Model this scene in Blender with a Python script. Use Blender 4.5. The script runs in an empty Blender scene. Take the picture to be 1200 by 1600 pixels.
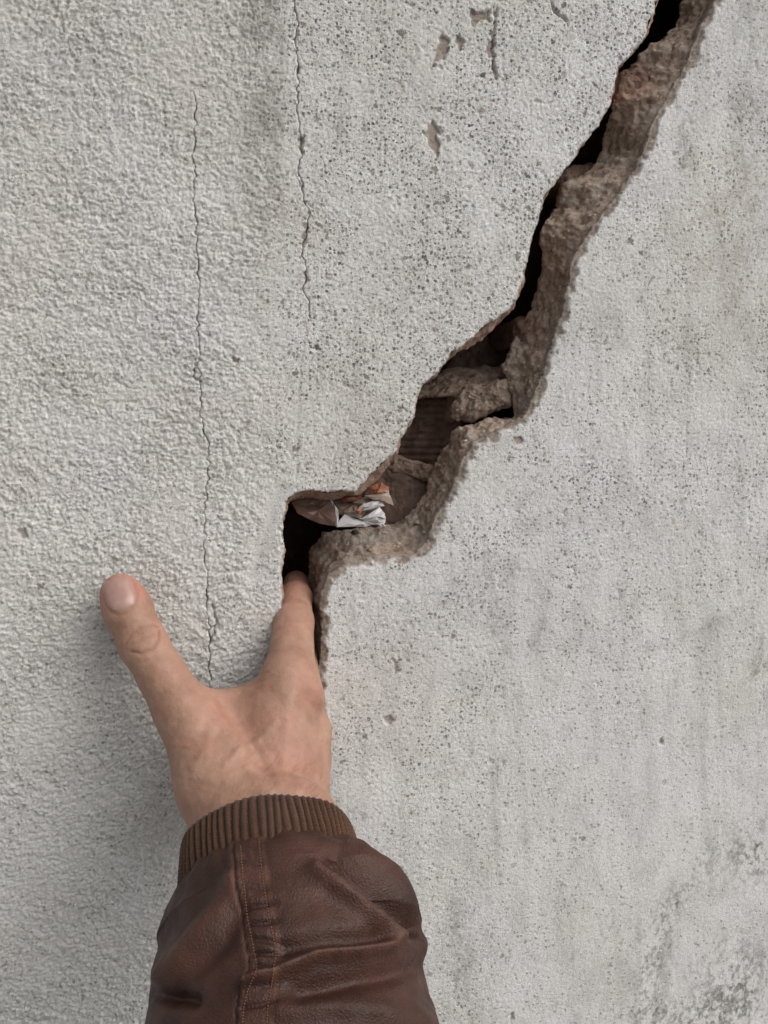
import bpy, math, random
import numpy as np
from mathutils import Vector

random.seed(7)
rng = np.random.default_rng(11)
scene = bpy.context.scene
COL = scene.collection

# ------------------------------------------------------------------ camera
FPX = 1417.0                       # focal length in photo pixels (1200 x 1600)
CAM = np.array([0.0, -0.42, 1.45])
YAW, PITCH = math.radians(10.0), math.radians(6.0)
cam_d = bpy.data.cameras.new('camera')
cam_d.sensor_fit = 'VERTICAL'
cam_d.sensor_height = 24.0
cam_d.lens = 24.0 * FPX / 1600.0
cam_d.clip_start = 0.01
cam_d.clip_end = 500.0
cam = bpy.data.objects.new('camera', cam_d)
cam.location = CAM
cam.rotation_euler = (math.pi / 2 - PITCH, 0.0, -YAW)
COL.objects.link(cam)
scene.camera = cam
FW = np.array([math.sin(YAW) * math.cos(PITCH), math.cos(YAW) * math.cos(PITCH), -math.sin(PITCH)])
RT = np.array([math.cos(YAW), -math.sin(YAW), 0.0])
UP = np.cross(RT, FW)

# ------------------------------------------------------------------ sky and sun (overcast)
SUN_TO = Vector((0.60, -0.50, 0.72)).normalized()
world = bpy.data.worlds.new('World')
scene.world = world
world.use_nodes = True
wn = world.node_tree
wn.nodes.clear()
sky = wn.nodes.new('ShaderNodeTexSky')
sky.sky_type = 'NISHITA'
sky.sun_disc = False
sky.sun_elevation = math.asin(SUN_TO.z)
sky.sun_rotation = math.atan2(SUN_TO.x, SUN_TO.y)
sky.dust_density = 4.0
hs = wn.nodes.new('ShaderNodeHueSaturation')
hs.inputs['Saturation'].default_value = 0.30      # cloud cover: a grey sky
bg = wn.nodes.new('ShaderNodeBackground')
bg.inputs['Strength'].default_value = 0.115
wo = wn.nodes.new('ShaderNodeOutputWorld')
wn.links.new(sky.outputs[0], hs.inputs['Color'])
wn.links.new(hs.outputs[0], bg.inputs['Color'])
wn.links.new(bg.outputs[0], wo.inputs['Surface'])

sun_d = bpy.data.lights.new('sun', 'SUN')
sun_d.energy = 1.35
sun_d.angle = math.radians(62)
sun_d.color = (1.0, 0.98, 0.945)
sun = bpy.data.objects.new('sun', sun_d)
sun.rotation_euler = (-SUN_TO).to_track_quat('-Z', 'Y').to_euler()
COL.objects.link(sun)

scene.view_settings.view_transform = 'Standard'
scene.view_settings.look = 'None'
scene.view_settings.gamma = 1.0
scene.view_settings.use_curve_mapping = False
scene.view_settings.exposure = 0.18
scene.cycles.use_denoising = True
scene.cycles.max_bounces = 6
scene.cycles.diffuse_bounces = 3
scene.cycles.use_adaptive_sampling = True
scene.cycles.adaptive_threshold = 0.015

# ------------------------------------------------------------------ helpers
def at(px, py, y):
    """photo pixel -> point of the place on the plane y (metres behind the wall face)"""
    px = np.asarray(px, float); py = np.asarray(py, float); y = np.asarray(y, float)
    d = (FW + np.multiply.outer((px - 600) / FPX, RT) + np.multiply.outer((800 - py) / FPX, UP))
    t = (y - CAM[1]) / d[..., 1]
    return CAM + d * t[..., None]

def project(p):
    v = np.asarray(p, float) - CAM
    z = v @ FW
    return 600 + FPX * (v @ RT) / z, 800 - FPX * (v @ UP) / z, z

def sstep(a, b, x):
    t = np.clip((x - a) / (b - a), 0, 1)
    return t * t * (3 - 2 * t)

_perm = np.tile(np.random.default_rng(3).permutation(512), 3)
_g2 = np.random.default_rng(4).uniform(0, 2 * math.pi, 512)
_g2 = np.stack([np.cos(_g2), np.sin(_g2)], -1).astype(np.float32)
_g3 = np.random.default_rng(5).normal(size=(512, 3)); _g3 /= np.linalg.norm(_g3, axis=1)[:, None]
_g3 = _g3.astype(np.float32)

def n2(x, y, seed=0):
    x = np.asarray(x) + seed * 17.31; y = np.asarray(y) + seed * 9.77
    xi = np.floor(x).astype(np.int64); yi = np.floor(y).astype(np.int64)
    xf = (x - xi).astype(np.float32); yf = (y - yi).astype(np.float32)
    u = xf * xf * xf * (xf * (xf * 6 - 15) + 10); v = yf * yf * yf * (yf * (yf * 6 - 15) + 10)
    def g(ox, oy):
        h = _perm[(_perm[(xi + ox) & 511] + yi + oy) & 511]
        gr = _g2[h]
        return gr[..., 0] * (xf - ox) + gr[..., 1] * (yf - oy)
    a = g(0, 0) * (1 - u) + g(1, 0) * u
    b = g(0, 1) * (1 - u) + g(1, 1) * u
    return (a * (1 - v) + b * v) * 1.5

def f2(x, y, octv=3, seed=0, gain=0.5):
    s = 0; a = 1.0
    for i in range(octv):
        s = s + a * n2(x * 2 ** i, y * 2 ** i, seed + i * 3); a *= gain
    return s

def n3(p, seed=0):
    p = np.asarray(p) + seed * 13.7
    i = np.floor(p).astype(np.int64); f = (p - i).astype(np.float32)
    w = f * f * f * (f * (f * 6 - 15) + 10)
    out = 0
    for ox in (0, 1):
        for oy in (0, 1):
            for oz in (0, 1):
                h = _perm[(_perm[(_perm[(i[..., 0] + ox) & 511] + i[..., 1] + oy) & 511] + i[..., 2] + oz) & 511]
                gr = _g3[h]
                d = gr[..., 0] * (f[..., 0] - ox) + gr[..., 1] * (f[..., 1] - oy) + gr[..., 2] * (f[..., 2] - oz)
                out = out + d * (w[..., 0] if ox else 1 - w[..., 0]) * (w[..., 1] if oy else 1 - w[..., 1]) * (w[..., 2] if oz else 1 - w[..., 2])
    return out * 1.5

def f3(p, octv=3, seed=0, gain=0.5):
    s = 0; a = 1.0
    for i in range(octv):
        s = s + a * n3(p * 2 ** i, seed + i * 3); a *= gain
    return s

def cells(x, z, size, seed, prob, rmin, rmax):
    """scattered round spots: 0 outside, up to 1 in a spot's middle"""
    best = np.zeros(x.shape, np.float32)
    gx = x / size; gz = z / size
    ix = np.floor(gx).astype(np.int64); iz = np.floor(gz).astype(np.int64)
    R = np.random.default_rng(seed)
    T = R.random((512, 4)).astype(np.float32)
    for ox in (-1, 0, 1):
        for oz in (-1, 0, 1):
            h = _perm[(_perm[(ix + ox) & 511] + iz + oz + seed) & 511]
            t = T[h]
            dx = gx - (ix + ox + t[..., 0]); dz = gz - (iz + oz + t[..., 1])
            r = (rmin + (rmax - rmin) * t[..., 3] ** 2) / size
            v = np.where(t[..., 2] < prob, 1 - np.sqrt(dx * dx + dz * dz) / r, 0)
            best = np.maximum(best, v)
    return np.clip(best, 0, 1)

def wor(x, z, seed):
    """distance to the nearest scattered point (cell size 1)"""
    best = np.full(x.shape, 9.0, np.float32)
    ix = np.floor(x).astype(np.int32); iz = np.floor(z).astype(np.int32)
    T = np.random.default_rng(seed).random((512, 2)).astype(np.float32)
    x = (x - ix).astype(np.float32); z = (z - iz).astype(np.float32)
    for ox in (-1, 0, 1):
        for oz in (-1, 0, 1):
            t = T[_perm[(_perm[(ix + ox) & 511] + iz + oz + seed) & 511]]
            dx = x - ox - t[..., 0]; dz = z - oz - t[..., 1]
            best = np.minimum(best, dx * dx + dz * dz)
    return np.sqrt(best)

def seg_dist(x, y, poly):
    """distance to an open polyline, and the position along it 0..1"""
    best = np.full(np.shape(x), 1e9); tt = np.zeros(np.shape(x))
    n = len(poly) - 1
    for i in range(n):
        ax, ay = poly[i][:2]; bx, by = poly[i + 1][:2]
        dx, dy = bx - ax, by - ay
        t = np.clip(((x - ax) * dx + (y - ay) * dy) / (dx * dx + dy * dy + 1e-12), 0, 1)
        d = np.hypot(x - ax - t * dx, y - ay - t * dy)
        m = d < best
        best = np.where(m, d, best); tt = np.where(m, (i + t) / n, tt)
    return best, tt

def in_poly(x, y, poly):
    ins = np.zeros(np.shape(x), bool)
    n = len(poly)
    for i in range(n):
        ax, ay = poly[i]; bx, by = poly[(i + 1) % n]
        if ay == by: continue
        c = ((ay > y) != (by > y)) & (x < (bx - ax) * (y - ay) / (by - ay) + ax)
        ins ^= c
    return ins

def mesh_obj(name, verts, quads, mat, parent=None, tris=None, attrs=None, smooth=True):
    verts = np.asarray(verts, np.float32)
    quads = np.zeros((0, 4), np.int32) if quads is None else np.asarray(quads, np.int32)
    tris = np.zeros((0, 3), np.int32) if tris is None else np.asarray(tris, np.int32)
    me = bpy.data.meshes.new(name)
    me.vertices.add(len(verts)); me.vertices.foreach_set('co', verts.ravel())
    nl = quads.size + tris.size
    me.loops.add(nl)
    me.loops.foreach_set('vertex_index', np.concatenate([quads.ravel(), tris.ravel()]).astype(np.int32))
    nf = len(quads) + len(tris)
    me.polygons.add(nf)
    st = np.concatenate([np.arange(len(quads)) * 4, quads.size + np.arange(len(tris)) * 3]).astype(np.int32)
    me.polygons.foreach_set('loop_start', st)
    me.polygons.foreach_set('use_smooth', np.full(nf, smooth))
    for k, v in (attrs or {}).items():
        a = me.attributes.new(k, 'FLOAT', 'POINT')
        a.data.foreach_set('value', np.asarray(v, np.float32))
    me.update(calc_edges=True); me.validate()
    if mat: me.materials.append(mat)
    o = bpy.data.objects.new(name, me)
    COL.objects.link(o)
    if parent is not None: o.parent = parent
    return o

def grid_quads(nu, nv, wrap_v=False, flip=False):
    i = np.arange(nu - 1)[:, None]; j = np.arange(nv if wrap_v else nv - 1)[None, :]
    j2 = (j + 1) % nv
    a = i * nv + j; b = i * nv + j2; c = (i + 1) * nv + j2; d = (i + 1) * nv + j
    q = np.stack([a, b, c, d], -1).reshape(-1, 4)
    return q[:, ::-1] if flip else q

def normals_of(P, wrap_v=False):
    """normals of a (nu,nv,3) sheet"""
    du = np.gradient(P, axis=0)
    if wrap_v:
        dv = (np.roll(P, -1, 1) - np.roll(P, 1, 1)) / 2
    else:
        dv = np.gradient(P, axis=1)
    n = np.cross(du, dv)
    return n / (np.linalg.norm(n, axis=-1, keepdims=True) + 1e-12)

def resample(pts, n):
    pts = np.asarray(pts, float)
    s = np.concatenate([[0], np.cumsum(np.linalg.norm(np.diff(pts[:, :2], axis=0), axis=1) + 1e-6)])
    t = np.linspace(0, s[-1], n)
    return np.stack([np.interp(t, s, pts[:, k]) for k in range(pts.shape[1])], -1)

def tag(o, label, cat=None, group=None, kind=None):
    if label: o['label'] = label
    if cat: o['category'] = cat
    if group: o['group'] = group
    if kind: o['kind'] = kind
    return o

class NT:
    """small wrapper for building node materials"""
    def __init__(self, name):
        self.m = bpy.data.materials.new(name); self.m.use_nodes = True
        self.t = self.m.node_tree
        self.b = self.t.nodes['Principled BSDF']
        self.co = self.t.nodes.new('ShaderNodeTexCoord').outputs['Object']
    def n(self, typ, **kw):
        nd = self.t.nodes.new(typ)
        for k, v in kw.items(): setattr(nd, k, v)
        return nd
    def l(self, a, b): self.t.links.new(a, b)
    def noise(self, scale, detail=4, rough=0.55, vec=None, dist=0.0):
        nd = self.n('ShaderNodeTexNoise'); nd.inputs['Scale'].default_value = scale
        nd.inputs['Detail'].default_value = detail; nd.inputs['Roughness'].default_value = rough
        nd.inputs['Distortion'].default_value = dist
        self.l(vec or self.co, nd.inputs['Vector'])
        return nd.outputs['Fac']
    def voro(self, scale, feature='F1', vec=None):
        nd = self.n('ShaderNodeTexVoronoi', feature=feature); nd.inputs['Scale'].default_value = scale
        self.l(vec or self.co, nd.inputs['Vector'])
        return nd.outputs['Distance']
    def attr(self, name):
        nd = self.n('ShaderNodeAttribute'); nd.attribute_name = name
        return nd.outputs['Fac']
    def ramp(self, fac, stops):
        nd = self.n('ShaderNodeValToRGB'); cr = nd.color_ramp
        while len(cr.elements) < len(stops): cr.elements.new(0.5)
        for e, (p, c) in zip(cr.elements, stops):
            e.position = p; e.color = (*c, 1) if len(c) == 3 else c
        self.l(fac, nd.inputs['Fac'])
        return nd.outputs['Color']
    def rng(self, fac, a, b, c=0.0, d=1.0):
        nd = self.n('ShaderNodeMapRange'); nd.clamp = True
        for k, v in zip(('From Min', 'From Max', 'To Min', 'To Max'), (a, b, c, d)): nd.inputs[k].default_value = v
        self.l(fac, nd.inputs['Value'])
        return nd.outputs['Result']
    def math(self, op, a, b):
        nd = self.n('ShaderNodeMath', operation=op)
        for k, v in enumerate((a, b)):
            if isinstance(v, (int, float)): nd.inputs[k].default_value = v
            else: self.l(v, nd.inputs[k])
        return nd.outputs[0]
    def mix(self, fac, a, b, blend='MIX'):
        nd = self.n('ShaderNodeMix', data_type='RGBA', blend_type=blend)
        for k, v in ((0, fac), (6, a), (7, b)):
            if isinstance(v, (int, float)): nd.inputs[k].default_value = v
            elif isinstance(v, tuple): nd.inputs[k].default_value = (*v, 1) if len(v) == 3 else v
            else: self.l(v, nd.inputs[k])
        return nd.outputs[2]
    def bump(self, h, strength, dist, prev=None):
        nd = self.n('ShaderNodeBump'); nd.inputs['Strength'].default_value = strength
        nd.inputs['Distance'].default_value = dist
        self.l(h, nd.inputs['Height'])
        if prev is not None: self.l(prev, nd.inputs['Normal'])
        return nd.outputs['Normal']
    def done(self, color=None, rough=0.8, normal=None, spec=0.3):
        if color is not None:
            if isinstance(color, tuple): self.b.inputs['Base Color'].default_value = (*color, 1)
            else: self.l(color, self.b.inputs['Base Color'])
        if isinstance(rough, (int, float)): self.b.inputs['Roughness'].default_value = rough
        else: self.l(rough, self.b.inputs['Roughness'])
        if normal is not None: self.l(normal, self.b.inputs['Normal'])
        self.b.inputs['Specular IOR Level'].default_value = spec
        return self.m

# ------------------------------------------------------------------ materials
def mat_stucco():
    k = NT('dirty_white_stucco')
    def spots(scale, rmin, rmax, prob, seed):
        """crisp irregular pock marks of varied size: 1 inside, 0 outside"""
        mp = k.n('ShaderNodeMapping'); mp.inputs['Location'].default_value = (seed, seed * 0.37, seed * 0.11)
        nz_ = k.n('ShaderNodeTexNoise'); nz_.inputs['Scale'].default_value = scale * 2.3; nz_.inputs['Detail'].default_value = 2
        k.l(k.co, nz_.inputs['Vector'])
        ad = k.n('ShaderNodeVectorMath', operation='MULTIPLY_ADD')
        k.l(nz_.outputs['Color'], ad.inputs[0]); ad.inputs[1].default_value = (0.9 / scale,) * 3; k.l(k.co, ad.inputs[2])
        k.l(ad.outputs[0], mp.inputs['Vector'])
        sx = k.n('ShaderNodeSeparateXYZ'); k.l(mp.outputs[0], sx.inputs[0])
        fl = k.n('ShaderNodeCombineXYZ'); k.l(sx.outputs['X'], fl.inputs['X']); k.l(sx.outputs['Z'], fl.inputs['Y'])
        vo = k.n('ShaderNodeTexVoronoi', feature='F1', voronoi_dimensions='2D'); vo.inputs['Scale'].default_value = scale
        k.l(fl.outputs[0], vo.inputs['Vector'])
        sp = k.n('ShaderNodeSeparateColor'); k.l(vo.outputs['Color'], sp.inputs[0])
        r = k.math('ADD', rmin, k.math('MULTIPLY', k.math('POWER', sp.outputs[0], 2.5), rmax - rmin))
        on = k.math('LESS_THAN', sp.outputs[1], k.math('MULTIPLY', k.attr('pock'), prob))
        m = k.math('MULTIPLY', k.rng(k.math('SUBTRACT', r, vo.outputs['Distance']), 0.0, 0.10), on)
        return m, sp.outputs[2]
    big = k.noise(9, 4, 0.6); mid = k.noise(60, 4, 0.6); fine = k.noise(900, 3, 0.6); grain = k.noise(2600, 2, 0.5)
    c = k.ramp(big, [(0.3, (0.67, 0.66, 0.63)), (0.5, (0.75, 0.742, 0.725)), (0.7, (0.73, 0.722, 0.738))])
    c = k.mix(k.rng(mid, 0.4, 0.75, 0.0, 0.35), c, (0.58, 0.565, 0.53))
    c = k.mix(k.rng(k.noise(25, 3, 0.6), 0.5, 0.75, 0.0, 0.5), c, (0.66, 0.63, 0.60))
    c = k.mix(k.rng(fine, 0.44, 0.66, 0.0, 0.42), c, (0.47, 0.455, 0.425))
    c = k.mix(k.rng(grain, 0.54, 0.70, 0.0, 0.50), c, (0.83, 0.825, 0.80))
    c = k.mix(k.rng(k.noise(1000, 3, 0.7), 0.58, 0.65, 0.0, 0.5), c, (0.30, 0.285, 0.26))
    s1, v1 = spots(520, 0.13, 0.44, 0.95, 0.0)
    s2, v2 = spots(185, 0.07, 0.30, 0.50, 3.1)
    s3, v3 = spots(860, 0.16, 0.46, 0.95, 7.7)
    pk = k.rng(k.attr('pock'), 0.1, 0.9, 0.35, 1.0)
    dk = k.ramp(v1, [(0.1, (0.11, 0.10, 0.088)), (0.9, (0.34, 0.32, 0.29))])
    c = k.mix(k.math('MULTIPLY', k.math('MULTIPLY', s3, 0.62), pk), c, (0.33, 0.315, 0.285))
    c = k.mix(k.math('MULTIPLY', k.math('MULTIPLY', s1, 0.92), pk), c, dk)
    c = k.mix(k.math('MULTIPLY', k.math('MULTIPLY', s2, 0.9), pk), c, k.ramp(v2, [(0.1, (0.10, 0.09, 0.08)), (0.6, (0.27, 0.25, 0.22)), (0.95, (0.42, 0.37, 0.29))]))
    c = k.mix(k.math('MULTIPLY', k.rng(k.noise(620, 5, 0.8), 0.545, 0.60, 0.0, 0.42), pk), c, (0.36, 0.34, 0.315))
    gr = k.math('MULTIPLY', k.attr('grime_vignette'), k.rng(k.noise(420, 4, 0.7), 0.30, 0.62, 0.25, 1.0))
    c = k.mix(gr, c, (0.19, 0.185, 0.165))
    c = k.mix(k.attr('beige'), c, (0.52, 0.47, 0.38))
    br = k.ramp(k.noise(350, 4, 0.65), [(0.32, (0.20, 0.155, 0.125)), (0.5, (0.33, 0.275, 0.23)), (0.7, (0.45, 0.39, 0.335))])
    c = k.mix(k.attr('bare'), c, br)
    hgt_ = k.math('SUBTRACT', k.noise(1700, 3, 0.65), k.math('MULTIPLY', s1, 1.1))
    n = k.bump(hgt_, 0.8, 0.0007)
    return k.done(c, 0.92, n, 0.15)

def mat_mortar():
    k = NT('broken_brown_mortar')
    a = k.noise(120, 5, 0.65); b = k.noise(420, 4, 0.7)
    c = k.ramp(a, [(0.30, (0.185, 0.135, 0.102)), (0.45, (0.305, 0.235, 0.186)), (0.58, (0.375, 0.30, 0.243)), (0.75, (0.47, 0.395, 0.33))])
    c = k.mix(k.rng(b, 0.52, 0.64, 0, 0.7), c, (0.13, 0.09, 0.06))
    c = k.mix(k.rng(k.voro(330), 0.14, 0.24, 0.85, 0.0), c, (0.52, 0.455, 0.37))
    c = k.mix(k.attr('pink'), c, (0.33, 0.165, 0.12))
    c = k.mix(k.attr('pale'), c, (0.42, 0.375, 0.33))
    c = k.mix(k.attr('soot'), c, (0.035, 0.022, 0.017))
    n = k.bump(b, 0.6, 0.0012, k.bump(k.noise(1400, 3), 0.5, 0.0005))
    return k.done(c, 0.95, n, 0.1)

def mat_brick(name, c0, c1):
    k = NT(name)
    c = k.ramp(k.noise(150, 4, 0.6), [(0.3, c0), (0.7, c1)])
    c = k.mix(k.rng(k.noise(500, 3), 0.55, 0.72, 0, 0.5), c, tuple(v * 0.5 for v in c0))
    return k.done(c, 0.9, k.bump(k.noise(700, 4, 0.65), 0.5, 0.001), 0.15)

def mat_skin():
    k = NT('skin')
    c = k.ramp(k.noise(55, 5, 0.65), [(0.3, (0.255, 0.144, 0.096)), (0.50, (0.355, 0.208, 0.146)), (0.70, (0.440, 0.268, 0.196))])
    c = k.mix(k.rng(k.noise(500, 3), 0.45, 0.7, 0, 0.22), c, (0.36, 0.18, 0.115))
    c = k.mix(k.rng(k.noise(130, 4, 0.65), 0.46, 0.70, 0, 0.42), c, (0.37, 0.165, 0.118))
    c = k.mix(k.attr('red'), c, (0.48, 0.195, 0.15))
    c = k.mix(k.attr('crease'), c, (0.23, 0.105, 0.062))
    c = k.mix(k.attr('hairy'), c, (0.24, 0.12, 0.065))
    n = k.bump(k.voro(1000, 'DISTANCE_TO_EDGE'), 0.25, 0.0006, k.bump(k.noise(350, 4, 0.6), 0.30, 0.0012))
    m = k.done(c, k.rng(k.noise(200, 3), 0.3, 0.7, 0.46, 0.62), n, 0.35)
    k.b.inputs['Subsurface Weight'].default_value = 0.12
    k.b.inputs['Subsurface Radius'].default_value = (1.0, 0.35, 0.18)
    k.b.inputs['Subsurface Scale'].default_value = 0.004
    return m

def mat_nail():
    k = NT('fingernail')
    c = k.mix(k.math('MULTIPLY', k.attr('lunula'), 0.4), (0.37, 0.22, 0.18), (0.44, 0.29, 0.24))
    c = k.mix(k.rng(k.noise(300, 3), 0.4, 0.7, 0, 0.25), c, (0.42, 0.24, 0.20))
    return k.done(c, 0.32, None, 0.5)

def mat_leather():
    k = NT('brown_leather')
    c = k.ramp(k.noise(38, 5, 0.6), [(0.3, (0.026, 0.0096, 0.0064)), (0.52, (0.044, 0.0164, 0.0106)), (0.75, (0.074, 0.030, 0.020))])
    c = k.mix(k.attr('wear_highlight'), c, (0.150, 0.072, 0.048))
    c = k.mix(k.attr('seamdark'), c, (0.028, 0.012, 0.010))
    g = k.voro(900, 'DISTANCE_TO_EDGE')
    n = k.bump(g, 0.40, 0.0008, k.bump(k.noise(160, 5, 0.65), 0.45, 0.0014))
    return k.done(c, k.rng(k.noise(90, 4), 0.3, 0.7, 0.45, 0.66), n, 0.32)

def mat_knit():
    k = NT('brown_ribbed_knit')
    c = k.ramp(k.noise(90, 3), [(0.3, (0.056, 0.026, 0.0145)), (0.7, (0.086, 0.042, 0.022))])
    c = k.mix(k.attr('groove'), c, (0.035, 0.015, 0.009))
    c = k.mix(k.rng(k.noise(1600, 2), 0.5, 0.72, 0, 0.45), c, (0.17, 0.085, 0.045))
    m = k.done(c, 0.95, k.bump(k.noise(1500, 3, 0.6), 0.7, 0.0008), 0.1)
    k.b.inputs['Sheen Weight'].default_value = 0.15
    return m

M_STUCCO, M_MORTAR = mat_stucco(), mat_mortar()
M_BRICK = mat_brick('dusty_red_brick', (0.15, 0.092, 0.070), (0.26, 0.175, 0.138))
M_BRICKD = mat_brick('dusty_brown_brick', (0.12, 0.08, 0.062), (0.21, 0.15, 0.12))
M_SKIN, M_NAIL, M_LEATHER, M_KNIT = mat_skin(), mat_nail(), mat_leather(), mat_knit()

# ------------------------------------------------------------------ ground
def mat_ground():
    k = NT('grey_concrete_paving')
    c = k.ramp(k.noise(3, 6, 0.65), [(0.3, (0.20, 0.195, 0.18)), (0.7, (0.30, 0.29, 0.275))])
    return k.done(c, 0.9, k.bump(k.noise(60, 5), 0.4, 0.004), 0.2)
g = mesh_obj('ground', [(-60, -60, 0), (60, -60, 0), (60, 60, 0), (-60, 60, 0)], [(0, 1, 2, 3)], mat_ground())
tag(g, 'grey concrete paving in front of the wall', kind='structure')

# ------------------------------------------------------------------ the cracked wall
wall = bpy.data.objects.new('cracked_wall', None)
wall.location = (0, 0, 0)
COL.objects.link(wall)
tag(wall, 'dirty white stucco wall split by a wide stepped diagonal crack', 'wall')

# stations of the crack, photo pixels: stucco rim, inner edge, depth of the inner edge (mm)
RS = [(1168, -120, 1128, -120, 30), (1155, -80, 1105, -80, 40), (1119, 0, 1069, 0, 40), (1097, 41, 1059, 36, 40), (1086, 68, 1034, 63, 32), (1081, 86, 1010, 71, 26),
      (1072, 105, 992, 98, 32), (1058, 128, 976, 125, 40), (1044, 150, 957, 152, 25), (1030, 175, 954, 176, 32),
      (1015, 206, 944, 205, 42), (1009, 232, 942, 234, 46), (994, 262, 920, 268, 40), (975, 290, 876, 289, 30), (955, 318, 872, 325, 36),
      (930, 349, 845, 350, 30), (911, 379, 846, 394, 36), (896, 405, 846, 415, 40), (891, 439, 836, 450, 45), (881, 484, 829, 484, 45),
      (868, 525, 806, 532, 45), (855, 570, 785, 572, 44), (838, 615, 797, 606, 34), (824, 650, 803, 652, 24), (787, 669, 748, 661, 24),
      (745, 690, 708, 671, 30), (726, 715, 692, 700, 36), (716, 745, 677, 733, 40), (702, 778, 668, 762, 40), (682, 808, 650, 793, 40),
      (671, 842, 624, 815, 40), (650, 867, 592, 823, 42), (592, 871, 550, 827, 44), (540, 882, 508, 832, 48), (512, 900, 488, 850, 58),
      (505, 922, 482, 896, 60), (501, 945, 482, 930, 54), (504, 988, 487, 962, 42), (501, 1030, 489, 1033, 28), (494, 1080, 484, 1080, 26),
      (494, 1150, 485, 1150, 24), (495, 1215, 488, 1215, 20), (498, 1275, 496, 1275, 8)]
LS = [(1108, -120, 1108, -120, 10), (1077, -80, 1077, -80, 10), (1029, 0, 1029.7, 0, 10), (1018, 30, 1018.7, 30, 10), (1009, 56, 1009.7, 56.7, 10), (990, 81, 990.7, 81.7, 10), (966, 109, 967.4, 109.7, 10),
      (960, 139, 961.4, 139, 10), (951, 169, 952.4, 169.7, 10), (937, 195, 938.4, 195.7, 10), (911, 225, 911.7, 226.4, 10), (889, 259, 889.7, 259.7, 10),
      (870, 281, 870.7, 282.4, 10), (851, 311, 852.4, 311, 10), (840, 345, 841.4, 345, 10), (827, 394, 828.4, 394, 10), (817, 439, 818.4, 439, 10),
      (806, 474, 808.1, 475.4, 10), (790, 487, 797, 493.3, 12), (767, 504, 776.1, 510.3, 14), (745, 521, 753.4, 529.4, 14), (733, 533, 738.6, 540, 12), (708, 550, 711.5, 553.5, 10), (687, 579, 688.4, 580.4, 10), (662, 600, 663.4, 600.7, 10), (652, 621, 653.4, 621, 10),
      (648, 646, 649.4, 646, 10), (637, 671, 638.4, 671, 10), (625, 687, 627.1, 687.7, 10), (619, 704, 622.5, 706.8, 10), (604, 719, 609.6, 724.6, 12), (579, 744, 588.1, 751, 14),
      (554, 769, 559.6, 776.7, 14), (537, 767, 539.1, 777.5, 14), (512, 771, 514.1, 782.9, 14), (490, 766, 491.4, 777.9, 14), (462, 771, 464.8, 780.8, 12), (447, 785, 449.1, 789.9, 10),
      (442, 817, 442.7, 817.7, 10), (444, 858, 444.7, 858, 10), (440, 900, 440.7, 900, 10), (441, 942, 441.7, 942, 10), (436, 1000, 436.7, 1000, 10), (432, 1060, 432.7, 1060, 10),
      (434, 1120, 434.7, 1120, 10), (442, 1180, 442.7, 1180, 10), (462, 1230, 462.7, 1230, 10), (492, 1276, 492.7, 1276, 6)]
LS = [(a, b, a - 2.5, b, e) if abs(c - a) + abs(d - b) < 4 else (a, b, c, d, e) for a, b, c, d, e in LS]
PROUD = 0.006                                  # the left slab has moved outwards
def wall_xz(px, py, y=0.0):
    p = at(px, py, y); return p[..., 0], p[..., 2]

ro = np.stack(wall_xz([s[0] for s in RS], [s[1] for s in RS], 0.0), -1)
lo = np.stack(wall_xz([s[0] for s in LS], [s[1] for s in LS], -PROUD), -1)
tip_top = (lo[0] + ro[0]) / 2 + np.array([0.012, 0.03])
hole = [tuple(p) for p in lo[::-1]] + [tuple(tip_top)] + [tuple(p) for p in ro]

H = 0.00053
corn = [at(a, b, 0.0) for a in (0, 1200) for b in (0, 1600)]
x0, x1 = min(c[0] for c in corn) - 0.02, max(c[0] for c in corn) + 0.02
z0, z1 = min(c[2] for c in corn) - 0.005, max(at(600, 0, 0)[2], tip_top[1]) + 0.02
def lines(a, b, lo_end, hi_end):
    core = np.arange(a, b, H)
    def grow(start, end, sgn):
        out = []; s = H; v = start
        while (end - v) * sgn > 0:
            s *= 1.16; s = min(s, 0.06); v += sgn * s; out.append(v)
        return out
    return np.array(grow(core[0], lo_end, -1)[::-1] + list(core) + grow(core[-1], hi_end, 1))
XL = lines(x0, x1, -1.6, 1.9)
ZL = lines(z0, z1, 0.0, 2.6)
nz, nx = len(ZL), len(XL)
X, Z = np.meshgrid(XL, ZL)
core_w = (sstep(x0 - 0.02, x0, X) * sstep(x1 + 0.02, x1, X) * sstep(z0 - 0.02, z0, Z) * sstep(z1 + 0.02, z1, Z)).astype(np.float32)

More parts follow.
